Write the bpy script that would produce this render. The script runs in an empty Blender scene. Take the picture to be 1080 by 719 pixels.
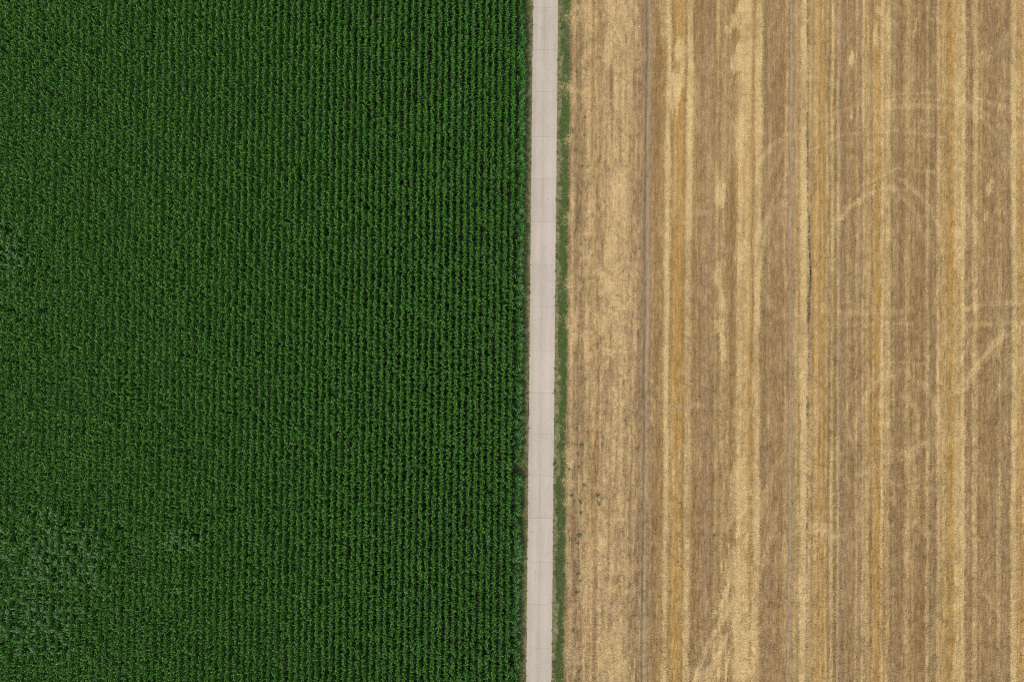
import bpy, bmesh, math, random
import numpy as np
from mathutils import Vector, Matrix, Euler

random.seed(7)
rng = np.random.default_rng(11)
scene = bpy.context.scene
COL = scene.collection

# ------------------------------------------------------------------ camera
H, F = 77.0, 720.0                       # flying height (m), focal length in photo pixels
PITCH, ROLL = math.radians(0.80), math.radians(0.60)
RM = np.array((Matrix.Rotation(ROLL, 3, 'Z') @ Matrix.Rotation(PITCH, 3, 'X')))

def ground_at(u, v, z=0.0):
    """where the sight line through photo pixel (u, v) meets height z"""
    u = np.asarray(u, float); v = np.asarray(v, float)
    d = np.stack([(u - 540) / F, (359.5 - v) / F, -np.ones_like(u)], -1) @ RM.T
    t = (H - z) / -d[..., 2]
    return d[..., 0] * t, d[..., 1] * t

PX = H / F                               # metres per photo pixel on the ground
def X_of(u): return float(ground_at(u, 360)[0])

cd = bpy.data.cameras.new('camera'); cam = bpy.data.objects.new('camera', cd); COL.objects.link(cam)
cd.sensor_width = 36; cd.lens = 36 * F / 1080; cd.clip_start = 0.5; cd.clip_end = 6000
cam.location = (0, 0, H); cam.rotation_euler = (PITCH, 0, ROLL)
scene.camera = cam

# ------------------------------------------------------------------ light: a bright, thinly overcast day
SUN_EL, SUN_AZ = math.radians(66), math.radians(222)
w = bpy.data.worlds.new('World'); scene.world = w; w.use_nodes = True
nt = w.node_tree; nt.nodes.clear()
sky = nt.nodes.new('ShaderNodeTexSky'); sky.sky_type = 'NISHITA'; sky.sun_disc = False
sky.sun_elevation = SUN_EL; sky.sun_rotation = SUN_AZ; sky.dust_density = 4; sky.air_density = 1.0
hs = nt.nodes.new('ShaderNodeHueSaturation'); hs.inputs['Saturation'].default_value = 0.12
bg = nt.nodes.new('ShaderNodeBackground'); bg.inputs['Strength'].default_value = 0.115
out = nt.nodes.new('ShaderNodeOutputWorld')
nt.links.new(sky.outputs[0], hs.inputs['Color']); nt.links.new(hs.outputs[0], bg.inputs['Color'])
nt.links.new(bg.outputs[0], out.inputs['Surface'])
sd = bpy.data.lights.new('sun', 'SUN'); sun = bpy.data.objects.new('sun', sd); COL.objects.link(sun)
sd.energy = 2.0; sd.angle = math.radians(18); sd.color = (1.0, 0.955, 0.90)
sdir = Vector((math.sin(SUN_AZ) * math.cos(SUN_EL), math.cos(SUN_AZ) * math.cos(SUN_EL), math.sin(SUN_EL)))
sun.rotation_euler = (-sdir).to_track_quat('-Z', 'Y').to_euler(); sun.location = (0, 0, 120)
scene.view_settings.view_transform = 'Standard'; scene.view_settings.look = 'None'
scene.view_settings.gamma = 1; scene.view_settings.use_curve_mapping = False
scene.view_settings.exposure = 0.0
scene.cycles.use_denoising = False; scene.cycles.pixel_filter_type = 'BLACKMAN_HARRIS'; scene.cycles.filter_width = 1.05
scene.cycles.use_adaptive_sampling = False

# ------------------------------------------------------------------ numpy noise
_T = np.random.default_rng(3).random((8, 512, 512))
def vn(x, y, k=0):
    x = np.asarray(x, float) + 1000; y = np.asarray(y, float) + 1000
    xi = np.floor(x).astype(int); yi = np.floor(y).astype(int)
    fx = x - xi; fy = y - yi
    fx = fx * fx * (3 - 2 * fx); fy = fy * fy * (3 - 2 * fy)
    T = _T[k % 8]; a, b = xi % 512, (xi + 1) % 512; c, d = yi % 512, (yi + 1) % 512
    return (T[a, c] * (1 - fx) + T[b, c] * fx) * (1 - fy) + (T[a, d] * (1 - fx) + T[b, d] * fx) * fy
def fb(x, y, k=0, n=3):
    s = 0; a = 1; t = 0
    for i in range(n):
        s = s + a * vn(x * 2 ** i, y * 2 ** i, k + i); t += a; a *= 0.55
    return s / t
def sstep(a, b, x):
    t = np.clip((x - a) / (b - a), 0, 1); return t * t * (3 - 2 * t)

# ------------------------------------------------------------------ material helpers
def mat(name):
    m = bpy.data.materials.new(name); m.use_nodes = True
    t = m.node_tree; b = t.nodes['Principled BSDF']
    return m, t, b
class N:
    """tiny node-writing helper"""
    def __init__(s, t): s.t = t
    def new(s, ty, **kw):
        n = s.t.nodes.new(ty)
        for k, v in kw.items(): setattr(n, k, v)
        return n
    def link(s, a, b): s.t.links.new(a, b)
    def mix(s, fac, a, b, blend='MIX'):
        n = s.t.nodes.new('ShaderNodeMix'); n.data_type = 'RGBA'; n.blend_type = blend
        for sock, v in ((n.inputs[0], fac), (n.inputs[6], a), (n.inputs[7], b)):
            if hasattr(v, 'is_linked') or hasattr(v, 'links'): s.link(v, sock)
            elif isinstance(v, (int, float)): sock.default_value = v
            else: sock.default_value = (*v, 1) if len(v) == 3 else v
        return n.outputs[2]
    def math(s, op, a, b=0.0, c=None):
        n = s.t.nodes.new('ShaderNodeMath'); n.operation = op
        for i, v in enumerate((a, b) if c is None else (a, b, c)):
            if hasattr(v, 'links'): s.link(v, n.inputs[i])
            else: n.inputs[i].default_value = v
        return n.outputs[0]
    def range(s, v, a, b, c, d):
        n = s.t.nodes.new('ShaderNodeMapRange'); s.link(v, n.inputs[0])
        for i, q in enumerate((a, b, c, d)): n.inputs[i + 1].default_value = q
        return n.outputs[0]
    def noise(s, vec, scale, detail=3, rough=0.55, stretch=(1, 1, 1)):
        mp = s.t.nodes.new('ShaderNodeMapping'); mp.inputs['Scale'].default_value = stretch
        s.link(vec, mp.inputs[0])
        n = s.t.nodes.new('ShaderNodeTexNoise'); n.inputs['Scale'].default_value = scale
        n.inputs['Detail'].default_value = detail; n.inputs['Roughness'].default_value = rough
        s.link(mp.outputs[0], n.inputs['Vector']); return n.outputs['Fac']
    def pos(s):
        return s.t.nodes.new('ShaderNodeNewGeometry').outputs['Position']

BROWN, STRAW, ORANGE, MAUVE, DARK, PINK = [np.array(c) for c in (
    (.258, .160, .068), (.610, .460, .218), (.395, .232, .058), (.320, .265, .195), (.070, .052, .034), (.40, .275, .150))]

# ------------------------------------------------------------------ object helpers
def link_mesh(name, verts, faces, mats, parent=None, midx=None, smooth=False):
    me = bpy.data.meshes.new(name); me.from_pydata([tuple(v) for v in verts], [], faces)
    for m in (mats if isinstance(mats, (list, tuple)) else [mats]): me.materials.append(m)
    if midx is not None: me.polygons.foreach_set('material_index', midx)
    if smooth: me.polygons.foreach_set('use_smooth', [True] * len(me.polygons))
    me.update(); o = bpy.data.objects.new(name, me); COL.objects.link(o)
    if parent: o.parent = parent
    return o
def thing(o, label, cat, group=None):
    o['label'] = label; o['category'] = cat
    if group: o['group'] = group
    return o
def setting(o, label, cat, kind='structure'):
    o['kind'] = kind; o['label'] = label; o['category'] = cat
    return o

def scatter_object(name, P, rot, scl, variant, sources, material_attrs=None):
    """one object of kind stuff: points with a variant index, each an instance of one of the source meshes"""
    me = bpy.data.meshes.new(name); n = len(P); me.vertices.add(n)
    me.vertices.foreach_set('co', np.asarray(P, np.float32).ravel())
    a = me.attributes.new('rot', 'FLOAT_VECTOR', 'POINT'); a.data.foreach_set('vector', np.asarray(rot, np.float32).ravel())
    a = me.attributes.new('scl', 'FLOAT_VECTOR', 'POINT'); a.data.foreach_set('vector', np.asarray(scl, np.float32).ravel())
    a = me.attributes.new('variant', 'INT', 'POINT'); a.data.foreach_set('value', np.asarray(variant, np.int32))
    for k, arr in (material_attrs or {}).items():
        arr = np.asarray(arr, np.float32)
        if arr.ndim == 1:
            a = me.attributes.new(k, 'FLOAT', 'POINT'); a.data.foreach_set('value', arr)
        else:
            a = me.attributes.new(k, 'FLOAT_COLOR', 'POINT')
            a.data.foreach_set('color', np.concatenate([arr, np.ones((n, 1), np.float32)], 1).ravel())
    me.update(); o = bpy.data.objects.new(name, me); COL.objects.link(o)
    g = bpy.data.node_groups.new(name + '_nodes', 'GeometryNodeTree')
    g.interface.new_socket('Geometry', in_out='INPUT', socket_type='NodeSocketGeometry')
    g.interface.new_socket('Geometry', in_out='OUTPUT', socket_type='NodeSocketGeometry')
    gi = g.nodes.new('NodeGroupInput'); go = g.nodes.new('NodeGroupOutput'); j = g.nodes.new('GeometryNodeJoinGeometry')
    def attr(nm, ty):
        q = g.nodes.new('GeometryNodeInputNamedAttribute'); q.data_type = ty; q.inputs['Name'].default_value = nm
        return [s for s in q.outputs if s.enabled and s.name == 'Attribute'][0]
    r = attr('rot', 'FLOAT_VECTOR'); s = attr('scl', 'FLOAT_VECTOR'); vi = attr('variant', 'INT')
    e2r = g.nodes.new('FunctionNodeEulerToRotation'); g.links.new(r, e2r.inputs[0])
    for k, src in enumerate(sources):
        c = g.nodes.new('FunctionNodeCompare'); c.data_type = 'INT'; c.operation = 'EQUAL'
        ins = [q for q in c.inputs if q.enabled]
        g.links.new(vi, ins[0]); ins[1].default_value = k
        oi = g.nodes.new('GeometryNodeObjectInfo'); oi.inputs['Object'].default_value = src; oi.transform_space = 'ORIGINAL'
        io = g.nodes.new('GeometryNodeInstanceOnPoints')
        g.links.new(gi.outputs[0], io.inputs['Points']); g.links.new(c.outputs[0], io.inputs['Selection'])
        g.links.new(oi.outputs['Geometry'], io.inputs['Instance'])
        g.links.new(e2r.outputs[0], io.inputs['Rotation']); g.links.new(s, io.inputs['Scale'])
        g.links.new(io.outputs[0], j.inputs[0])
    g.links.new(j.outputs[0], go.inputs[0])
    md = o.modifiers.new('scatter', 'NODES'); md.node_group = g
    return o

# ================================================================== THE SETTING
# ground: one soil sheet out to the horizon
m_soil, t, b = mat('soil'); n = N(t); p = n.pos()
c = n.mix(n.range(n.noise(p, 3.0, 4), .35, .65, 0, 1), (.014, .015, .008), (.028, .025, .014))
n.link(c, b.inputs['Base Color']); b.inputs['Roughness'].default_value = .95
S = 3000
setting(link_mesh('ground', [(-S, -S, -.05), (S, -S, -.05), (S, S, -.05), (-S, S, -.05)], [(0, 1, 2, 3)], m_soil),
        'dark bare soil lying under the crops', 'ground')

# ---- concrete farm track
RX0, RX1 = X_of(558.4), X_of(585.2)
JOINTS = [float(ground_at(570, v)[1]) for v in (53, 97, 144.5, 189, 234, 279, 324, 369.5, 414, 457, 501, 546, 592, 637, 682.5)]
for k in range(1, 12): JOINTS = [JOINTS[0] + 4.85] + JOINTS + [JOINTS[-1] - 4.85]
m_road, t, b = mat('track_concrete'); n = N(t); p = n.pos()
sep = n.new('ShaderNodeSeparateXYZ'); n.link(p, sep.inputs[0])
rel = n.math('DIVIDE', n.math('SUBTRACT', sep.outputs[0], RX0), RX1 - RX0)          # 0..1 across the track
c = n.mix(n.range(n.noise(p, 0.35, 5, .6, (1, .5, 1)), .3, .7, 0, 1), (.345, .300, .250), (.500, .442, .380))
c = n.mix(n.range(n.noise(p, 9, 3, .6, (1, .35, 1)), .3, .7, 0, .5), c, (.58, .515, .46))
# long scuffs where wheels have run, a darker crown and worn edges
for cen, hw, f, colr in ((.47, .085, .70, (.33, .295, .26)), (.27, .11, .45, (.59, .53, .475)), (.74, .12, .45, (.60, .545, .49)), (.12, .05, .3, (.38, .31, .26))):
    d = n.math('ABSOLUTE', n.math('SUBTRACT', rel, cen))
    mk = n.math('MULTIPLY', n.range(d, 0, hw, f, 0), n.range(n.noise(p, .6, 4, .65, (2.5, .25, 1)), .38, .62, .1, 1.3))
    c = n.mix(mk, c, colr)
att = n.new('ShaderNodeAttribute', attribute_name='slab')
c = n.mix(.40, c, n.mix(att.outputs['Fac'], (.405, .352, .296), (.470, .410, .350)), 'MIX')
# dirt stains, drips and crumbs of soil
c = n.mix(n.range(n.noise(p, 1.6, 5, .75), .58, .72, 0, .5), c, (.30, .235, .18))
c = n.mix(n.range(n.noise(p, 22, 2, .6), .68, .74, 0, .6), c, (.24, .20, .165))
e = n.math('ABSOLUTE', n.math('SUBTRACT', rel, .5))
c = n.mix(n.math('MULTIPLY', n.range(e, .455, .5, 0, 1), n.range(n.noise(p, 3, 4, .7), .42, .60, .0, .75)), c, (.30, .225, .15))
n.link(c, b.inputs['Base Color']); b.inputs['Roughness'].default_value = .9
bp = n.new('ShaderNodeBump'); bp.inputs['Strength'].default_value = .35; bp.inputs['Distance'].default_value = .02
n.link(n.noise(p, 12, 3), bp.inputs['Height']); n.link(bp.outputs[0], b.inputs['Normal'])
m_joint, t, b = mat('joint_filler'); n = N(t)
n.link(n.mix(n.range(n.noise(n.pos(), 5, 4), .35, .65, 0, 1), (.30, .255, .215), (.43, .375, .33)), b.inputs['Base Color'])
V = []; Fc = []; MI = []; SL = []
js = sorted(JOINTS)
for k in range(len(js) - 1):
    g = .017
    y0, y1 = js[k] + g, js[k + 1] - g
    xs = np.linspace(RX0, RX1, 7); ys = np.linspace(y0, y1, 5); i0 = len(V)
    edge = lambda x, y: (.014 * math.sin(y * 1.7) + .012 * math.sin(y * 4.3 + 1)) * (abs(2 * (x - RX0) / (RX1 - RX0) - 1) ** 6)
    for y in ys:
        for x in xs:
            V.append((x + edge(x, y), y, .075 - .02 * ((2 * (x - RX0) / (RX1 - RX0) - 1) ** 2)))
    for a in range(4):
        for q in range(6):
            i = i0 + a * 7 + q; Fc.append((i, i + 1, i + 8, i + 7)); MI.append(0)
    sl = random.random()
    SL += [sl] * 35
    # the slab's four side faces
    ring = [i0 + q for q in range(7)] + [i0 + 7 * a + 6 for a in range(1, 5)] + [i0 + 28 + q for q in range(5, -1, -1)] + [i0 + 7 * a for a in range(3, 0, -1)]
    j0 = len(V)
    for i in ring: x, y, z = V[i]; V.append((x, y, -.10)); SL.append(sl)
    for q in range(len(ring)):
        r2 = (q + 1) % len(ring); Fc.append((ring[r2], ring[q], j0 + q, j0 + r2)); MI.append(0)
    if k:                                               # filler a little below the slab tops
        i0 = len(V); ya, yb = js[k] - g, js[k] + g
        for (x, y) in ((RX0, ya), (RX1, ya), (RX1, yb), (RX0, yb)): V.append((x, y, .046)); SL.append(.5)
        Fc.append((i0, i0 + 1, i0 + 2, i0 + 3)); MI.append(1)
road = link_mesh('road', V, Fc, [m_road, m_joint], midx=MI)
a = road.data.attributes.new('slab', 'FLOAT', 'POINT'); a.data.foreach_set('value', SL)
setting(road, 'pale concrete farm track of cast slabs between the corn and the stubble', 'farm track')

# ---- the two soil shoulders
def strip(name, x0, x1, m, zfun, label, nx=14, dy=.35, wob=.05):
    ys = np.arange(-62, 62, dy); xs = np.linspace(x0, x1, nx); V = []; Fc = []
    for y in ys:
        for i, x in enumerate(xs):
            wx = 0 if 0 < i < nx - 1 else wob * (vn(y * .8, i) - .5) * 2
            V.append((x + (wx if i else 0), y, zfun(x, y)))
    for a in range(len(ys) - 1):
        for q in range(nx - 1):
            i = a * nx + q; Fc.append((i, i + 1, i + nx + 1, i + nx))
    return setting(link_mesh(name, V, Fc, m, smooth=True), label, 'verge')
def verge_mat(name, dry, soil, green, g0, g1):
    m, t, b = mat(name); n = N(t); p = n.pos()
    c = n.mix(n.range(n.noise(p, 2.0, 4, .6, (1, .4, 1)), .38, .62, 0, 1), soil, dry)
    c = n.mix(n.range(n.noise(p, 1.4, 4, .65), g0, g1, 0, 1), c, green)
    c = n.mix(n.range(n.noise(p, 14, 3, .6), .35, .7, 0, .45), c, (.34, .26, .16))
    n.link(c, b.inputs['Base Color']); b.inputs['Roughness'].default_value = .95
    return m
m_vl = verge_mat('dry_verge_soil', (.250, .190, .100), (.165, .135, .070), (.085, .13, .038), .36, .58)
m_vr = verge_mat('grassy_verge_soil', (.300, .225, .150), (.215, .150, .095), (.075, .115, .03), .34, .54)
strip('dirt_verge', .95, RX0 + .01, m_vl, lambda x, y: .02 + .03 * float(vn(x * 4, y * 3, 2)), 'thin strip of dry soil between the corn and the track')
GX1 = X_of(596.8)
strip('grass_verge_soil', RX1 - .01, GX1 + .25, m_vr,
      lambda x, y: .02 + .05 * float(vn(x * 4, y * 3, 1)) + .05 * math.exp(-((x - (RX1 + GX1) / 2) / .4) ** 2),
      'strip of soil under the green grass between the track and the stubble')

# ================================================================== STUBBLE FIELD
# (u of the stripe on the photo's middle line, half width, strength)  - read off the photo; mostly straw / soil colour
STR = [(602, 1.8, .40), (613, 2, .12), (619, 2.2, .45), (626, 1.2, .3), (635, 2.4, .50), (641, 2, .45), (648, 3, .62), (656, 3, .62), (662, 2, .42), (668, 1.5, .22), (688, 1, .15),
       (703, 2.2, .95), (711, 1, .25), (725.5, 3.2, .66), (736, 1, .12), (755, 1.2, .35), (762, 2.4, .28), (768, 1, .2), (780, 2.6, .85), (786.5, 3, .62), (798, 3, .70),
       (810, 1, .15), (828, 1.4, .30), (839, 1.5, .4), (846.5, 3.4, .95), (853.5, 1, .4), (860, 2, .42), (866, 1, .3), (871, 1, .3), (876.5, 1.2, .62), (883.5, 1.0, .62),
       (893, 1, .18), (903, 1.1, .42), (909.5, 1.1, .66), (914.5, 2, .42), (921, 1, .3), (930, 1.3, .85), (936, 2.4, .52), (942, 1, .22), (957, 2.3, .44), (963, 1, .22), (969, .8, .2), (978, 1.3, .46), (983, .7, .2),
       (989, 1.4, .70), (995, 2, .40), (1008, 3.2, .72), (1014, 1.6, .95), (1020, .8, .18), (1027, 2.3, .64), (1034, 1, .15), (1042, .8, .15), (1053, 1.8, .34), (1060, .8, .12),
       (1069, 2.5, .92), (1075, 1, .3)]
ORG = [(625, 3, .35), (696, 3, .22), (709, 2.5, .42), (716, 4.5, .95), (776, 2.2, .35), (789, 3.2, .85), (837, 2.4, .50), (858.5, 3, .75), (866, 4, .60), (872, 2, .4), (878, 1.2, .4), (913, 3, .35), (924, 3.2, .95), (934, 2, .3), (993, 2.2, .40), (1001, 3.2, 1.0), (1010, 3.4, .55), (1077, 4, .75)]
MAU = [(677.5, 2.4, .22), (682, 1.35, .78), (747, 4, .16), (741, 2, .1), (812, 8, .10), (832.6, 1.1, .85), (836, 1.4, .25), (854.5, 1, .30), (874.5, 1, .3), (884.5, 1.0, .45), (891, 5, .10), (906.5, .8, .5), (945, 4, .1), (984, 2, .16), (1018, 1.3, .12), (1046, 5, .08), (1060, 4, .16)]
DRK = [(599, 1.3, .30), (607.5, 3, .16), (679.4, .8, .50), (674, 1, .15), (691, 4, .12), (701, .7, .12), (720.6, .8, .3), (729.5, .8, .2), (751, 1, .14), (772, 1.4, .16), (783.2, .7, .14), (805, 3, .1), (842, .8, .14), (874, .9, .3), (880, .7, .2), (888, 3, .1), (907.8, .6, .25), (919, .7, .15), (940, 1.2, .2), (949, 2, .12), (973, 2, .14), (982.5, 1.5, .25), (986.4, .7, .2), (998.6, .7, .1), (1018.5, .8, .16), (1022, 1, .14), (1050, 1, .1), (1063.5, 1, .2)]  # darker stripes; the first runs along the field's edge at the verge
# lighter straw spilled in patches: u, v, half sizes, strength
PATCH = [(716, 88, 9, 26, .9), (718, 56, 9, 16, .7), (711, 105, 5, 18, .5), (777, 62, 8, 16, .7), (774, 22, 6, 12, .7), (786, 8, 8, 10, .6), (768, 32, 5, 6, .5), (779, 140, 9, 24, .55), (760, 205, 7, 18, .5),
         (757, 292, 6, 14, .6), (760, 318, 5, 14, .6), (759, 344, 5, 12, .6), (762, 366, 4, 14, .5), (780, 265, 9, 16, .45), (777, 520, 13, 44, .6), (774, 600, 14, 30, .6), (772, 640, 16, 24, .6), (780, 690, 18, 36, .55),
         (757, 690, 14, 30, .4), (795, 672, 6, 20, .5), (745, 712, 14, 12, .6), (898, 62, 3, 8, .8), (897.5, 124, 2, 6, .5), (898, 165, 2.2, 6, .55), (927, 12, 4, 9, .75), (922.6, 42, 3, 11, .75), (924, 26, 2, 6, .5),
         (1042, 200, 3, 8, .7), (1040, 228, 3.2, 8, .7), (1046, 190, 3, 5, .45), (866, 556, 9, 12, .45), (688, 400, 1.8, 5, .5), (687, 440, 1.8, 6, .5), (690, 427, 1.4, 4, .4),
         (650, 340, 22, 50, .35), (640, 280, 14, 40, .3), (655, 20, 20, 40, .35), (618, 20, 16, 20, .35), (650, 690, 18, 46, .35), (630, 600, 30, 50, .18), (604, 480, 8, 14, .55), (602, 505, 7, 9, .5), (606, 690, 8, 20, .4),
         (606, 345, 5, 22, .4), (602, 95, 5, 5, .5), (606, 335, 5, 20, .3), (663, 600, 8, 12, .3), (665, 622, 7, 6, .35), (730, 110, 8, 40, .25), (700, 20, 6, 30, .25), (792, 90, 3, 3, .1)]
# pale wheel marks left by turning machines (poly-lines in photo pixels): points, half width, strength
MARKS = [([(786, 640), (768, 668), (752, 700), (744, 722)], 2.2, .40), ([(796, 655), (784, 684), (774, 722)], 2, .35), ([(774, 650), (784, 684), (794, 722)], 2, .3),
         ([(803, 285), (808, 230), (824, 190), (852, 160), (890, 142), (945, 138), (1000, 146), (1040, 170)], 1.5, .20), ([(870, 262), (882, 228), (908, 196), (945, 178), (985, 182), (1015, 206), (1030, 250)], 1.5, .22),
         ([(940, 100), (985, 98), (1028, 118), (1058, 150), (1072, 200), (1066, 260)], 1.4, .24), ([(1000, 95), (1040, 128), (1070, 180)], 1.3, .2), ([(900, 470), (890, 440), (900, 405), (935, 380), (975, 384), (1002, 415)], 1.6, .24),
         ([(915, 500), (950, 512), (985, 496), (1002, 462), (996, 425)], 1.5, .22), ([(1000, 420), (1030, 384), (1062, 352), (1082, 338)], 1.6, .3), ([(1016, 404), (1048, 372), (1080, 356)], 1.4, .24), ([(812, 500), (832, 530), (858, 556), (880, 566)], 2, .22), ([(806, 250), (798, 300), (800, 340)], 1.6, .2),
         ([(797, 268), (800, 225), (812, 182), (832, 148), (862, 126), (900, 112), (950, 105), (1000, 106), (1035, 116), (1062, 138), (1080, 168)], 2.2, .17),
         ([(819, 262), (824, 218), (838, 182), (862, 154), (896, 136), (940, 128), (985, 130)], 2.4, .11), ([(880, 236), (894, 219), (914, 205), (936, 199), (956, 200)], 2.4, .20), ([(993, 262), (992, 300), (984, 330)], 2.4, .18),
         ([(905, 440), (912, 415), (930, 398)], 3, .22), ([(694, 222), (722, 226), (752, 224)], 3, .14), ([(872, 470), (888, 500), (908, 520), (940, 526)], 2.8, .16), ([(1080, 372), (1062, 392), (1048, 420)], 2.4, .18),
         ([(800, 172), (812, 156), (832, 141)], 3, .30), ([(800, 245), (815, 222), (830, 212)], 3, .2), ([(887, 229), (896, 219), (906, 212)], 2.4, .36), ([(920, 118), (950, 112), (985, 113), (1003, 116)], 3.2, .26),
         ([(950, 190), (966, 203), (981, 221), (990, 240), (993, 268)], 2.2, .34), ([(938, 196), (955, 212), (968, 229), (974, 252)], 2.2, .30), ([(1030, 106), (1055, 112), (1082, 124)], 3.4, .26), ([(1030, 62), (1055, 46), (1072, 30)], 3, .22), ([(1020, 74), (1048, 58), (1070, 44)], 2.5, .18),
         ([(1018, 325), (1045, 320), (1085, 318)], 3, .34), ([(1018, 344), (1045, 341), (1085, 341)], 2.6, .32), ([(870, 327), (905, 330), (960, 327)], 2.8, .20), ([(870, 343), (910, 342), (965, 341)], 2.4, .20),
         ([(1058, 350), (1040, 372), (1026, 390), (1018, 410)], 2.6, .38), ([(1024, 358), (1016, 372), (1010, 388)], 2.4, .30), ([(918, 400), (950, 392), (975, 405), (988, 432), (982, 462), (958, 478), (925, 474)], 4, .24),
         ([(928, 426), (950, 416), (968, 430), (966, 452)], 3.4, .22), ([(905, 500), (930, 486), (962, 482)], 3.4, .2), ([(795, 560), (806, 520), (818, 492), (828, 478)], 3, .26), ([(800, 610), (812, 570), (820, 530)], 2.6, .22),
         ([(778, 628), (766, 645), (752, 668), (738, 700), (732, 722)], 2.6, .45), ([(765, 628), (748, 655), (734, 682)], 2, .2), ([(1035, 620), (1048, 640), (1066, 662), (1082, 690)], 2.6, .24), ([(855, 575), (880, 566), (905, 548)], 3, .18),
         ([(963, 40), (966, 22)], .8, .6), ([(700, 430), (740, 428), (790, 432)], 3, .12), ([(800, 300), (812, 318), (826, 330)], 3, .16), ([(598, 92), (606, 97), (615, 99)], 2, .3), ([(952, 540), (985, 566), (1010, 600)], 3, .14)]
FURROW = [([(852.0, -20), (851.6, 37), (852.0, 80), (851.4, 140), (852.2, 226)], .8, .8, .30), ([(849.6, 40), (849.8, 130), (850.2, 190)], .5, .5, .55), ([(853.2, 225), (853.8, 240), (852.4, 252)], 1.0, .9, .10), ([(853.5, 252), (854.6, 275), (855.2, 292), (853.6, 312), (852.8, 338)], 1.0, .95, .12), ([(853.5, 318), (852.8, 339)], 1.6, .9, .0),
          ([(853.3, 372), (853.2, 402)], .8, .7, .25), ([(851.4, 415), (851.4, 446)], 1.2, .8, .42), ([(853.4, 425), (853.0, 442)], .7, .6, .4), ([(853, 338), (853.3, 400), (852, 450), (851.8, 500), (850.5, 600), (849.5, 730)], .7, .6, .38), ([(899, 366), (900, 369)], 1.4, .6, .1), ([(895, 398), (890, 402)], 1.0, .4, .1)]
ORGSPOT = [(780, 180, 8, 50, .5), (718, 35, 6, 30, .4), (925, 90, 5, 60, .4), (667, 620, 4, 10, .3)]

def seg_dist(x, y, pts):
    d = np.full(x.shape, 1e9)
    for (x0, y0), (x1, y1) in zip(pts[:-1], pts[1:]):
        vx, vy = x1 - x0, y1 - y0; L = vx * vx + vy * vy + 1e-9
        t = np.clip(((x - x0) * vx + (y - y0) * vy) / L, 0, 1)
        d = np.minimum(d, np.hypot(x - x0 - t * vx, y - y0 - t * vy))
    return d
def to_w(pts): return [tuple(float(q) for q in ground_at(u, v)) for u, v in pts]
# beyond the photographed part the same kind of stripes go on, made up
r2 = random.Random(5)
u = 1082
while u < 2000:
    wd = r2.uniform(1, 3.5); STR.append((u, wd, r2.uniform(.15, .95)))
    if r2.random() < .35: ORG.append((u + r2.uniform(-5, 5), r2.uniform(2, 4), r2.uniform(.3, 1)))
    if r2.random() < .3: MAU.append((u + 5, r2.uniform(1, 3), r2.uniform(.1, .3)))
    DRK.append((u + 4, r2.uniform(.7, 3), r2.uniform(.1, .25))); u += r2.uniform(4, 13)

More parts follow.
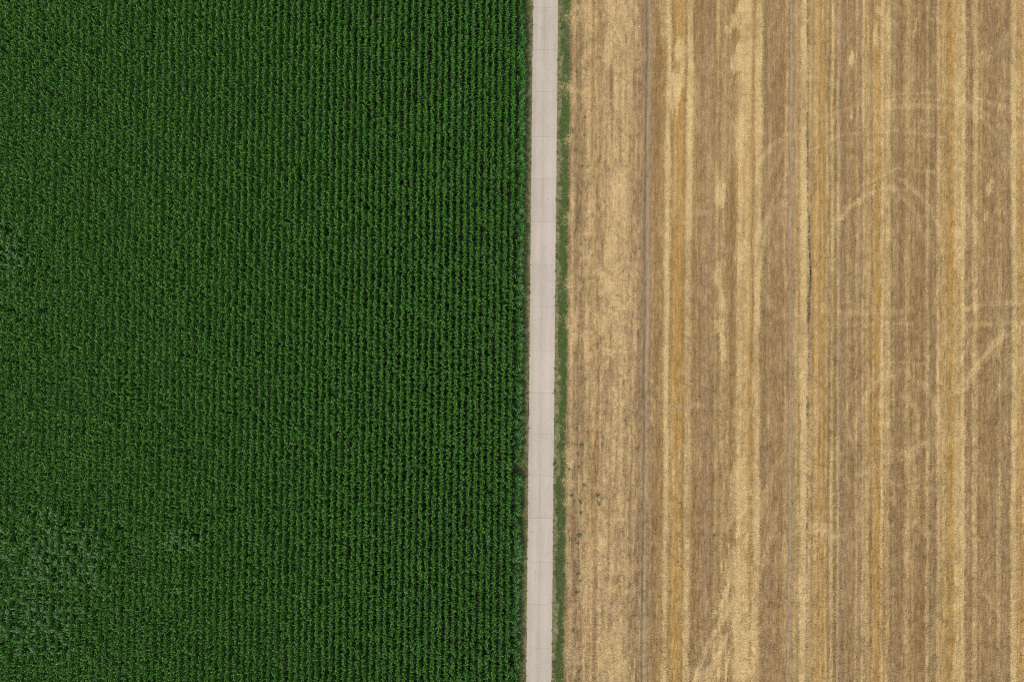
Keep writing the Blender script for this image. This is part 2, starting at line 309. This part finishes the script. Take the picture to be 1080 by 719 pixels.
def paint(X, Y):
    """straw / orange / mauve / dark shares of the field's surface at world points (mostly colours of straw, soil and ruts)"""
    U = 540 + X / PX; W = -Y / PX                                # the field in photo-pixel-sized units
    wob = (fb(W / 160, U / 60, 0) - .5) * 3.0 + (fb(W / 30, U / 9, 3) - .5) * 1.6
    Uw = U + wob * np.clip((U - 596) / 20, .3, 1)
    def stripes(L, k, soft, mod):
        s = np.zeros_like(U)
        for i, (c, hw, a) in enumerate(L):
            near = np.abs(U - c) < hw * 2.4 + 4
            if not near.any(): continue
            ww = W[near]; uu = Uw[near]
            m = .62 + .76 * (fb(ww / 95 + i * 7.7, np.full_like(ww, i * 3.1), k) - .5) * 2 * mod + .38
            hww = hw * (.8 + .4 * vn(ww / 40 + i * 5.1, np.full_like(ww, i * 1.7), k + 2))
            s[near] += a * np.clip(m, .1, 1.5) * (1 - sstep(hww * (1 - soft), hww * (1 + soft) + .7, np.abs(uu - c)))
        return s
    st = stripes(STR, 1, .55, .55); og = stripes(ORG, 4, .8, .45); mv = stripes(MAU, 2, .5, .25); dk = stripes(DRK, 5, .6, .5)
    # fine streaks along the driving direction and mottling
    fine = fb(U / 1.6, W / 55, 6, 2) - .5; fine2 = fb(U / 4.5, W / 140, 2, 2) - .5; mot = fb(U / 9, W / 26, 5, 4) - .5; big = fb(U / 40, W / 90, 7, 3) - .5
    st = st * (.85 + .5 * mot) + .24 * fine + .30 * fine2 + .34 * mot + .22 * big + .14
    left = 1 - sstep(672, 679, U)
    clump = fb(U / 3.6, W / 6.5, 4, 3) - .5
    st += left * (1.05 * clump * sstep(.30, .60, fb(U / 25, W / 40, 1)) + 1.25 * (fb(U / 2.4, W / 55, 6, 3) - .5) + .06)
    for (pu, pv, a, bb, amp) in PATCH:
        px, py = ground_at(pu, pv); near = (np.abs(X - px) < a * PX * 2) & (np.abs(Y - py) < bb * PX * 2)
        if not near.any(): continue
        q = np.hypot((X[near] - px) / (a * PX), (Y[near] - py) / (bb * PX))
        rag = (fb(U[near] / 2.6, W[near] / 16, 3, 4) - .5) * 2.4
        st[near] += amp * (1 - sstep(.55, 1.0, q + rag * .75))
    for pts, hw, amp in MARKS:
        d = seg_dist(X, Y, to_w(pts)) / PX
        st += amp * .98 * (1 - sstep(hw * .5, hw * 1.45, d + (fb(U / 4, W / 4, 2) - .5) * min(2, hw * .7))) * (.55 + .9 * fb(U / 8, W / 8, 6))
        near = d < hw * 1.2; og[near] *= .5; dk[near] *= .6
    for (pu, pv, a, bb, amp) in ORGSPOT:
        px, py = ground_at(pu, pv); q = np.hypot((X - px) / (a * PX), (Y - py) / (bb * PX)); og += amp * (1 - sstep(.3, 1, q))
    fur = np.zeros_like(U)
    for pts, hw, amp, gap in FURROW:
        d = seg_dist(X, Y, to_w(pts)) / PX
        fur = np.maximum(fur, amp * (1 - sstep(hw * .6, hw * 1.5, d + (fb(U / 2, W / 5, 1) - .5) * .8)) * sstep(gap, gap + .12, fb(U / 3, W / 7, 4)))
    dk = dk * (.6 + .8 * fb(U / 3, W / 60, 0)) + .10 * np.clip(-fine, 0, 1)
    # tiny dark spots scattered over the left part
    dk += left * .6 * sstep(.68, .80, fb(U / 1.7, W / 2.6, 2, 2))
    return np.clip(st, 0, 1.25), np.clip(og, 0, 1), np.clip(mv, 0, 1), np.clip(np.maximum(dk, fur), 0, 1), left, fur
def field_colour(X, Y):
    st, og, mv, dk, lf, fur = paint(X, Y); e = lambda a: a[:, None]
    brown = BROWN + e(lf) * .5 * (PINK * .72 - BROWN)
    straw = STRAW + e(lf) * .35 * (np.array((.50, .345, .18)) - STRAW)
    c = brown + e(og) * .85 * (ORANGE - brown)
    c = c + e(np.clip(st, 0, 1)) * .92 * (straw - c)
    c = c + e(mv) * .85 * (MAUVE - c)
    return c + e(dk) * .85 * (DARK - c)

FX0 = X_of(597.2)
def grid_steps(lo, hi, fine_lo, fine_hi, step):
    a = list(np.arange(fine_lo, fine_hi, step)); s = step
    while a[-1] < hi: s *= 1.35; a.append(min(hi, a[-1] + s))
    s = step
    while a[0] > lo: s *= 1.35; a.insert(0, max(lo, a[0] - s))
    return np.array(a)
gx = grid_steps(FX0, 190, FX0, 64, .10); gy = grid_steps(-190, 190, -46, 46, .17)
GX, GY = np.meshgrid(gx, gy); sh = GX.shape
EX = GX.copy()
EX[:, 0] += (fb(gy * .9, gy * 0, 3) - .5) * .34 + (fb(gy * 4, gy * 0, 5) - .5) * .16          # ragged edge against the verge
fx, fy = EX.ravel(), GY.ravel()
st, og, mv, dk, lf, fur = paint(fx, fy)
fz = .06 + .07 * np.clip(st, 0, 1) + .05 * (fb(fx * 3, fy * 1.5, 2) - .5) - .07 * np.clip(mv - .5, 0, 1) - .14 * fur + .03 * (fb(fx * 9, fy * 5, 6) - .5)
fz = np.where(np.abs(GX.ravel() - gx[0]) < .01, -.02, fz)
ny, nx = sh
me = bpy.data.meshes.new('stubble_field'); me.vertices.add(nx * ny)
me.vertices.foreach_set('co', np.stack([fx, fy, fz], 1).astype(np.float32).ravel())
idx = np.arange(nx * ny).reshape(ny, nx)
q = np.stack([idx[:-1, :-1], idx[:-1, 1:], idx[1:, 1:], idx[1:, :-1]], -1).reshape(-1, 4)
me.loops.add(q.size); me.loops.foreach_set('vertex_index', q.ravel().astype(np.int32))
me.polygons.add(len(q)); me.polygons.foreach_set('loop_start', np.arange(0, q.size, 4, dtype=np.int32))
me.update(calc_edges=True)
a = me.attributes.new('mixture', 'FLOAT_COLOR', 'POINT'); a.data.foreach_set('color', np.stack([np.clip(st, 0, 1), og, mv, dk], 1).astype(np.float32).ravel())
a = me.attributes.new('edge_part', 'FLOAT', 'POINT'); a.data.foreach_set('value', lf.astype(np.float32))
field = bpy.data.objects.new('stubble_field', me); COL.objects.link(field)
setting(field, 'harvested grain field of brown stubble with pale straw stripes', 'stubble field')
m_f, t, b = mat('stubble'); n = N(t); p = n.pos()
at = n.new('ShaderNodeAttribute', attribute_name='mixture'); sep = n.new('ShaderNodeSeparateColor'); n.link(at.outputs['Color'], sep.inputs[0])
ed = n.new('ShaderNodeAttribute', attribute_name='edge_part').outputs['Fac']
g1 = n.noise(p, 5.5, 3, .7); g2 = n.noise(p, 6, 3, .6, (1, .16, 1)); g3 = n.noise(p, 13, 2, .6, (1, .5, 1)); g4 = n.noise(p, 7, 2, .6, (1, .035, 1))
stn = n.math('ADD', sep.outputs[0], n.math('ADD', n.range(g1, .3, .7, -.18, .18), n.range(g2, .3, .7, -.22, .22)))
stn = n.math('MINIMUM', n.math('MAXIMUM', stn, 0), 1)
brown = n.mix(n.math('MULTIPLY', ed, .5), BROWN, PINK * .72); straw = n.mix(n.math('MULTIPLY', ed, .35), STRAW, (.50, .345, .18))
c = n.mix(n.math('MULTIPLY', sep.outputs[1], .85), brown, ORANGE)
c = n.mix(n.math('MULTIPLY', stn, .92), c, straw)
c = n.mix(n.math('MULTIPLY', sep.outputs[2], .85), c, MAUVE)
hv4 = n.new('ShaderNodeHueSaturation'); n.link(c, hv4.inputs['Color']); n.link(n.range(g4, .3, .7, .84, 1.14), hv4.inputs['Value']); c = hv4.outputs[0]
c = n.mix(n.math('MULTIPLY', at.outputs['Alpha'], .85), c, DARK)
hv = n.new('ShaderNodeHueSaturation'); n.link(c, hv.inputs['Color']); n.link(n.range(g3, .28, .72, .87, 1.13), hv.inputs['Value'])
n.link(hv.outputs[0], b.inputs['Base Color']); b.inputs['Roughness'].default_value = .95; b.inputs['Specular IOR Level'].default_value = .2
bp = n.new('ShaderNodeBump'); bp.inputs['Strength'].default_value = .45; bp.inputs['Distance'].default_value = .05
n.link(n.noise(p, 11, 4, .65, (1, .45, 1)), bp.inputs['Height']); n.link(bp.outputs[0], b.inputs['Normal'])
me.materials.append(m_f)

# ---- loose straw and short stubble stalks standing on it
def blades(spec, width, seed):
    """crossed thin blades: list of (x, y, azimuth, elevation, length)"""
    V = []; Fc = []
    for (x, y, az, el, L) in spec:
        d = Vector((math.cos(az) * math.cos(el), math.sin(az) * math.cos(el), math.sin(el)))
        s = Vector((-math.sin(az), math.cos(az), 0)) * width / 2; o = Vector((x, y, .012)); i = len(V)
        V += [o - s, o + s, o + d * L + s * .6, o + d * L - s * .6]; Fc.append((i, i + 1, i + 2, i + 3))
    return V, Fc
m_st, t, b = mat('straw'); n = N(t)
ai = n.new('ShaderNodeAttribute', attribute_type='INSTANCER', attribute_name='tone')
rnd = n.new('ShaderNodeObjectInfo').outputs['Random']
hv = n.new('ShaderNodeHueSaturation'); n.link(ai.outputs['Color'], hv.inputs['Color']); n.link(n.range(rnd, 0, 1, .84, 1.26), hv.inputs['Value'])
n.link(hv.outputs[0], b.inputs['Base Color']); b.inputs['Roughness'].default_value = .75
def hidden_source(name, V, Fc, m, midx=None):
    me = bpy.data.meshes.new(name); me.from_pydata([tuple(v) for v in V], [], Fc)
    for q in (m if isinstance(m, (list, tuple)) else [m]): me.materials.append(q)
    if midx is not None: me.polygons.foreach_set('material_index', midx)
    me.update(); return bpy.data.objects.new(name, me)
r3 = random.Random(2); src = []
for k in range(3):      # loose straw: bundles lying about
    sp = [(r3.gauss(0, .10), r3.gauss(0, .10), r3.uniform(0, 6.28), r3.uniform(.02, .35), r3.uniform(.2, .5)) for _ in range(9)]
    src.append(hidden_source('straw_bundle', *blades(sp, .022, k), m_st))
for k in range(2):      # stubble: short upright stalks in a drill row
    sp = [(r3.gauss(0, .03), -.35 + .7 * i / 13 + r3.gauss(0, .015), r3.uniform(0, 6.28), r3.uniform(.9, 1.5), r3.uniform(.10, .19)) for i in range(14)]
    src.append(hidden_source('stubble_row', *blades(sp, .018, k), m_st))
NS = 124000
sx = rng.uniform(FX0 - .05, 64, NS); sy = rng.uniform(-58, 58, NS)
# straw spilled onto the grass edge in a few places
ex_v = np.array([18, 95, 300, 340, 478, 490, 505, 512, 528, 600, 660, 676, 688, 700, 230, 150]); k = rng.integers(0, len(ex_v), 500)
eu = rng.normal(598.5, 2.2, 500); ev = ex_v[k] + rng.normal(0, 4, 500); exx, eyy = ground_at(eu, ev)
sx = np.concatenate([sx, exx]); sy = np.concatenate([sy, eyy])
stp, _, mvp, dkp, lfp, fup = paint(sx, sy); tone = field_colour(sx, sy)
tone = np.clip(tone * 1.06 + .008, 0, .7)
keep = (rng.random(len(sx)) < .45 + .6 * stp) & (fup < .2) & ((mvp < .6) | (rng.random(len(sx)) < .25))
keep[-500:] = True
sx, sy, tone, stp = sx[keep], sy[keep], tone[keep], stp[keep]; tone[-500:] = np.clip(STRAW * rng.uniform(.6, 1.0, (500, 1)), 0, 1)
nn = len(sx); var = np.where(rng.random(nn) < .25 + .6 * stp, rng.integers(0, 3, nn), rng.integers(3, 5, nn)); var[-500:] = rng.integers(0, 3, 500)
rz = np.where(var < 3, rng.normal(math.pi / 2, .9, nn), rng.normal(0, .04, nn)); rot = np.stack([rng.normal(0, .06, nn), rng.normal(0, .06, nn), rz], 1)
sc = rng.uniform(.7, 1.3, nn); P = np.stack([sx, sy, .06 + .07 * np.clip(stp, 0, 1) + .015], 1)
setting(scatter_object('straw', P, rot, np.stack([sc, sc, sc], 1), var, src, {'tone': tone}),
        'loose pale straw and cut stalks scattered over the harvested field', 'straw', 'stuff')

# ================================================================== GRASS on the verges
def grass_mat(name, a, bcol):
    m, t, b = mat(name); n = N(t); r = n.new('ShaderNodeObjectInfo').outputs['Random']
    n.link(n.mix(r, a, bcol), b.inputs['Base Color']); b.inputs['Roughness'].default_value = .6
    return m
m_g1 = grass_mat('green_grass', (.048, .100, .013), (.105, .180, .028)); m_g2 = grass_mat('olive_grass', (.08, .12, .035), (.15, .155, .06)); m_g3 = grass_mat('dry_grass', (.22, .16, .08), (.36, .27, .15))
def grass_tuft(m, seed, nb=16, h=(.10, .30)):
    r = random.Random(seed); V = []; Fc = []
    for _ in range(nb):
        az = r.uniform(0, 6.28); el = r.uniform(.5, 1.35); L = r.uniform(*h); wd = .02; x, y = r.gauss(0, .05), r.gauss(0, .05); i = len(V)
        d = Vector((math.cos(az), math.sin(az), 0)); s = Vector((-d.y, d.x, 0)) * wd / 2; o = Vector((x, y, 0))
        m1 = o + d * L * .5 * math.cos(el) + Vector((0, 0, L * .5 * math.sin(el))); tip = m1 + d * L * .5 * math.cos(el * .4) + Vector((0, 0, L * .5 * math.sin(el * .4)))
        V += [o - s, o + s, m1 + s * .9, m1 - s * .9, tip]; Fc += [(i, i + 1, i + 2, i + 3), (i + 3, i + 2, i + 4)]
    return hidden_source('grass_tuft', V, Fc, m)
gsrc = [grass_tuft(m_g1, 1), grass_tuft(m_g1, 2, 20, (.15, .36)), grass_tuft(m_g2, 3), grass_tuft(m_g3, 4, 12, (.08, .22))]
def place_grass(name, n, xs, ys, weights, label, z=.05, smin=.7, smax=1.3):
    var = np.array([rng.choice(4, p=wt / wt.sum()) for wt in weights]); rz = rng.uniform(0, 6.28, len(xs)); s = rng.uniform(smin, smax, len(xs))
    o = scatter_object(name, np.stack([xs, ys, np.full(len(xs), z)], 1), np.stack([0 * rz, 0 * rz, rz], 1), np.stack([s, s, s], 1), var, gsrc)
    return setting(o, label, 'grass', 'stuff')
# right-hand verge: thick and green in a band, thin and dry near the track
NG = 15000; x = rng.uniform(RX1 - .02, GX1 + .04, NG); y = rng.uniform(-50, 50, NG)
tt = (x - RX1) / (GX1 - RX1); wav = (fb(y / 2.2, y * 0 + 3, 2, 3) - .5)
dens = sstep(.26, .56, tt + wav * .8) * (.34 + 1.1 * sstep(.30, .68, fb(x * 2.0, y * .8, 5, 3)))
patchy = fb(x * 1.2 + 9, y * .35, 1, 3)
kp = rng.random(NG) < np.clip(dens, .05, 1); x, y, tt, patchy = x[kp], y[kp], tt[kp], patchy[kp]
wts = np.stack([.9 + 0 * x, .55 + 0 * x, .25 + .9 * sstep(.5, .7, patchy), .08 + .7 * sstep(.52, .72, patchy) + .5 * (1 - sstep(.15, .4, tt))], 1)
place_grass('grass', NG, x, y, wts, 'ragged strip of green grass growing between the track and the stubble')
NG = 7500; x = .95 + (RX0 - .97) * rng.random(NG) ** 1.35 * 1.0 - .0 ; x = np.clip(x + rng.normal(0, .03, NG), .95, RX0 + .06); y = rng.uniform(-50, 50, NG)
tt = (x - .95) / (RX0 - .95); far = fb(x, y * .3, 4, 3)
kp = rng.random(NG) < .9 - .5 * tt; x, y, tt, far = x[kp], y[kp], tt[kp], far[kp]
wts = np.stack([.9 * (1 - sstep(.45, .85, tt)) + .05, .4 * (1 - sstep(.4, .8, tt)) + .02, .6 + .4 * far, .10 + .8 * sstep(.5, .95, tt)], 1)
place_grass('verge_grass', NG, x, y, wts, 'low green and dry grass growing at the foot of the corn beside the track', .03, .6, 1.1)

# ================================================================== CORN
def leaf_material(name, a, bcol, rough):
    m, t, b = mat(name); n = N(t); r = n.new('ShaderNodeObjectInfo').outputs['Random']
    tn = n.new('ShaderNodeAttribute', attribute_type='INSTANCER', attribute_name='vigour').outputs['Fac']
    c = n.mix(r, a, bcol)
    c = n.mix(n.range(tn, 0, 1, 0, .55), c, (a[0] * 1.6 + .012, a[1] * 1.25 + .008, a[2] * 1.1))
    c = n.mix(n.new('ShaderNodeNewGeometry').outputs['Backfacing'], c, (.062, .160, .050))
    n.link(c, b.inputs['Base Color']); b.inputs['Roughness'].default_value = rough; b.inputs['Specular IOR Level'].default_value = .32
    tr = n.new('ShaderNodeBsdfTranslucent'); n.link(c, tr.inputs['Color']); mx = n.new('ShaderNodeMixShader'); mx.inputs[0].default_value = .22
    n.link(b.outputs[0], mx.inputs[1]); n.link(tr.outputs[0], mx.inputs[2]); n.link(mx.outputs[0], t.nodes['Material Output'].inputs['Surface'])
    return m
m_leaf = leaf_material('corn_leaf', (.012, .082, .007), (.040, .158, .020), .40)
m_whorl = leaf_material('corn_young_leaf', (.036, .145, .009), (.090, .240, .028), .42)
m_stalk, t, b = mat('corn_stalk'); b.inputs['Base Color'].default_value = (.10, .15, .04, 1)
def leaf(V, Fc, MI, mi, base, az, e0, e1, L, wd, roll, segs=5, flip=False):
    p = Vector(base); i0 = len(V); d = Vector((math.cos(az), math.sin(az), 0)); side = Vector((-d.y, d.x, 0))
    prof = [.55, .95, 1.0, .85, .5, .03]
    for k in range(segs + 1):
        tt = k / segs; e = e0 + (e1 - e0) * tt ** 1.1
        fw = d * math.cos(e) + Vector((0, 0, math.sin(e))); up = fw.cross(side)
        s = side * math.cos(roll * tt) + up * math.sin(roll * tt); s = s * wd / 2 * prof[k]
        V += [p - s, p + s]; p = p + fw * L / segs
    for k in range(segs):
        i = i0 + 2 * k; Fc.append((i, i + 1, i + 3, i + 2) if flip else (i + 2, i + 3, i + 1, i)); MI.append(mi)
def corn_mesh(seed, ruffled=None):
    r = random.Random(seed); V = []; Fc = []; MI = []
    hgt = 2.0 + r.uniform(-.08, .08)
    for k in range(6):
        a0, a1 = k * math.pi / 3, (k + 1) * math.pi / 3; i = len(V)
        V += [(.016 * math.cos(a0), .016 * math.sin(a0), 0), (.016 * math.cos(a1), .016 * math.sin(a1), 0), (.008 * math.cos(a1), .008 * math.sin(a1), hgt), (.008 * math.cos(a0), .008 * math.sin(a0), hgt)]
        Fc.append((i, i + 1, i + 2, i + 3)); MI.append(2)
    az = r.uniform(0, 6.28)
    nl = 13
    for k in range(nl):
        f = k / (nl - 1); z = .22 + f * (hgt - .40)
        a = az + math.pi * (k % 2) + r.gauss(0, .6)
        if f < .40: leaf(V, Fc, MI, 0, (0, 0, z), a, r.uniform(.6, 1.0), r.uniform(-.8, -.2), r.uniform(.48, .66), r.uniform(.10, .13), r.uniform(-.8, .8))
        elif f < .75: leaf(V, Fc, MI, 0, (0, 0, z), a, r.uniform(1.1, 1.3), r.uniform(-1.4, -.6), r.uniform(.40, .56), r.uniform(.10, .13), r.uniform(-1.0, 1.0))
        else: leaf(V, Fc, MI, 1, (0, 0, z), a, r.uniform(1.0, 1.3), r.uniform(-.9, .2), r.uniform(.30, .38), r.uniform(.09, .12), r.uniform(-.7, .7))
        if ruffled is not None and f > .42:             # leaves flipped over by the wind, pale side up
            leaf(V, Fc, MI, 0, (0, 0, z), r.gauss(ruffled, .5), r.uniform(.5, .9), r.uniform(-.7, -.1), r.uniform(.48, .66), r.uniform(.09, .12), r.uniform(-.5, .5), 5, r.random() < .75)
    return V, Fc, MI
ROW = .75; X_OUT = .62; STEP = .247; NVAR = 8
corn_sources = []
GAPS = [float(ground_at(543, v)[1]) for v in (488, 496)]            # a bare spot in the outermost row
def in_gap(y): return GAPS[1] - .1 < y < GAPS[0] + .1
lab = 'tall green corn plant in the outermost row beside the dry verge of the track'
ys = [y for y in np.arange(-36.9, 37.3, STEP) if not in_gap(y)][:300]
first = []; edge_first = []
for i, y in enumerate(ys):
    if i < NVAR:
        o = link_mesh('corn_plant', *corn_mesh(i + 1)[:2], [m_leaf, m_whorl, m_stalk], midx=corn_mesh(i + 1)[2]); first.append(o)
    elif len(edge_first) < 4:
        cm = corn_mesh(80 + i, .1); o = link_mesh('corn_plant', *cm[:2], [m_leaf, m_whorl, m_stalk], midx=cm[2]); edge_first.append(o)
    else:
        o = (edge_first[random.randrange(4)] if random.random() < .62 else first[random.randrange(NVAR)]).copy(); COL.objects.link(o)
    thing(o, lab, 'corn plant', 'corn plants of the outermost row along the track')
    s = random.uniform(.88, 1.08)
    o.location = (X_OUT + random.gauss(0, .05), float(y) + random.gauss(0, .04), -.05)
    o.rotation_euler = (random.gauss(0, .05), random.gauss(.11, .07), random.gauss(0, .35) + (0 if o.data in [q.data for q in edge_first] else math.pi * random.randrange(2))); o.scale = (s, s, s)
# every other plant of the crop, past counting
px_, py_, row_ = [], [], []
for k in range(0, 108):
    x0 = X_OUT - k * ROW
    yy = np.arange(-52, 52, STEP) + rng.uniform(0, STEP)
    if k == 0: yy = yy[(yy < ys[0] - .2) | (yy > ys[-1] + .2)]
    px_.append(np.full(len(yy), x0)); py_.append(yy); row_.append(np.full(len(yy), k))
px_ = np.concatenate(px_); py_ = np.concatenate(py_); row_ = np.concatenate(row_); nn = len(px_)
px_ = px_ + rng.normal(0, .024, nn) + .07 * (fb(py_ * .4, row_ * 3.3, 1) - .5); py_ = py_ + rng.normal(0, .05, nn)
hgt_n = fb(px_ / 9, py_ / 9, 2, 3) - .5; fine_n = fb(px_ / 1.6, py_ / 2.0, 5, 2) - .5
wind = .0 * sstep(.60, .80, fb(px_ / 7 + 40, py_ / 5, 6, 4))
# wind-ruffled places of the photo
for (u, v, a, bb) in ((55, 590, 85, 50), (40, 655, 65, 50), (10, 265, 28, 36), (195, 572, 30, 14)):
    wx, wy = ground_at(u, v, 2); wind = np.maximum(wind, .8 * (1 - sstep(-.3, 1.1, np.hypot((px_ - wx) / (a * PX), (py_ - wy) / (bb * PX)) + fb(px_, py_, 3) - .5)))
s = 1.0 + .20 * hgt_n + .16 * fine_n + rng.normal(0, .04, nn); s = np.clip(s, .6, 1.3)
kp = rng.random(nn) > .01 + .03 * sstep(.74, .82, fb(px_ / 1.2 + 7, py_ / 1.6, 7, 2))
rot = np.stack([rng.normal(0, .035, nn) + .05 * wind * rng.normal(.6, .5, nn), rng.normal(0, .035, nn) - .06 * wind * rng.normal(.6, .5, nn), rng.normal(0, .45, nn) + math.pi * rng.integers(0, 2, nn)], 1)
ruffle_src = [hidden_source('ruffled_corn', *corn_mesh(60 + q, 2.7)[:2], [m_leaf, m_whorl, m_stalk], corn_mesh(60 + q, 2.7)[2]) for q in range(3)]
var = np.where(rng.random(nn) < .95 * wind, NVAR + rng.integers(0, 3, nn), rng.integers(0, NVAR, nn))
rot[:, 2] = np.where(var >= NVAR, rng.normal(0, .3, nn), rot[:, 2])
vig = np.clip(.45 + 1.2 * (fb(row_ * 1.7, py_ / 14, 4, 2) - .5) + .5 * (fb(px_ / 6, py_ / 6, 1) - .5), 0, 1)
wd = s * rng.uniform(.92, 1.08, nn)
P = np.stack([px_, py_, np.full(nn, -.05)], 1)
setting(scatter_object('corn_crop', P[kp], rot[kp], np.stack([wd, wd, s], 1)[kp], var[kp], first + ruffle_src, {'vigour': vig[kp]}),
        'dense dark green field of corn in straight rows left of the track', 'corn field', 'stuff')

# ================================================================== WEEDS in the stubble
m_w = grass_mat('weed_leaf', (.060, .085, .022), (.105, .135, .042))
def weed(seed, rad):
    r = random.Random(seed); V = []; Fc = []; MI = []
    nl = int(9 + rad * 22)
    for k in range(nl):
        leaf(V, Fc, MI, 0, (r.gauss(0, rad * .25), r.gauss(0, rad * .25), .02 + r.random() * rad * .5), r.uniform(0, 6.28), r.uniform(.3, 1.1), r.uniform(-.4, .2), rad * r.uniform(.6, 1.1), rad * .28, r.uniform(-.5, .5), 4) if False else None
        az = r.uniform(0, 6.28); L = rad * r.uniform(.55, 1.1); e0 = r.uniform(.2, 1.0); x, y = r.gauss(0, rad * .25), r.gauss(0, rad * .25); z = .03 + r.random() * rad * .5
        d = Vector((math.cos(az), math.sin(az), 0)); s_ = Vector((-d.y, d.x, 0)) * L * .22; o = Vector((x, y, z)); mid = o + d * L * .5 + Vector((0, 0, L * .5 * math.sin(e0))); tip = o + d * L + Vector((0, 0, L * .2 * math.sin(e0))); i = len(V)
        V += [o, mid - s_, mid + s_, tip]; Fc += [(i, i + 1, i + 2), (i + 1, i + 3, i + 2)]
    # a short stem down to the soil
    i = len(V); V += [(-.01, 0, -.06), (.01, 0, -.06), (.01, 0, .1), (-.01, 0, .1)]; Fc.append((i, i + 1, i + 2, i + 3))
    return V, Fc
EDGE = 'weeds growing in the stubble near the grass strip'
WEEDS = [  # u, v, radius (m), label
    (616.8, 124.7, .28, 'dark green weed in the brown stubble by the grass strip, farthest of the upper four'),
    (615.7, 142.8, .30, 'dark green weed second farthest of the upper four by the grass strip'),
    (607.0, 159.0, .24, 'small weed on the pale straw line nearest the grass strip, among the upper four'),
    (613.4, 176.0, .30, 'dark round weed in bare brown stubble, lowest of the upper four'),
    (612.7, 333.6, .22, 'tiny lone weed beside the grass strip, level with the middle of the track'),
    (613.4, 469.0, .34, 'leafy weed in pale straw by the grass strip, top of the lower cluster'),
    (608.4, 478.0, .26, 'weed close to the spilled straw at the grass edge, just left below a leafy weed'),
    (599.8, 494.0, .24, 'weed at the very edge of the grass strip amid spilled straw'),
    (610.0, 492.0, .26, 'weed in straw by the grass, level with the bare gap in the corn edge'),
    (615.7, 510.8, .30, 'dark weed in brown stubble just above a pair of bushy weeds'),
    (601.7, 522.0, .30, 'weed hard against the grass strip beside a fan of spilled straw'),
    (630.0, 522.0, .36, 'upper of two bushy weeds farthest out in the stubble from the grass strip'),
    (631.0, 531.0, .36, 'lower of two bushy weeds farthest out in the stubble from the grass strip'),
    (611.7, 529.0, .34, 'spreading weed at the upper end of a short row of weeds beside the grass strip'),
    (612.0, 540.0, .36, 'spreading weed at the lower end of a short pair beside the grass strip'),
    (610.7, 563.5, .46, 'largest bushy weed in the stubble beside the grass strip'),
    (609.0, 572.5, .34, 'weed directly below the largest bushy weed by the grass strip'),
    (609.6, 604.0, .32, 'pale leafy weed, upper of a pair well below the largest bushy weed'),
    (611.5, 612.0, .26, 'pale small weed, lower of a pair well below the largest bushy weed'),
    (608.4, 623.5, .32, 'weed beside a curl of loose straw in the lower stubble edge'),
    (604.0, 663.0, .30, 'green weed near the straw fan at the bottom of the grass strip'),
    (610.0, 708.0, .30, 'lowest weed of the stubble edge, at the bottom of the photo'),
    (714.7, 591.7, .20, 'tiny weed on the orange stubble stripe, out in the field'),
    (752.5, 564.0, .26, 'dark lone weed out in the brown stubble, left of the broad straw patch'),
    (770.5, 559.0, .16, 'faintest tiny weed at the rim of the broad straw patch')]
for i, (u, v, rad, lb) in enumerate(WEEDS):
    x, y = ground_at(u, v)
    o = link_mesh('weed', *weed(40 + i, rad * .74), m_w); o.location = (float(x), float(y), .09); o.rotation_euler.z = i * 1.3
    thing(o, lb, 'weed', EDGE if u < 650 else 'weeds growing out in the stubble')
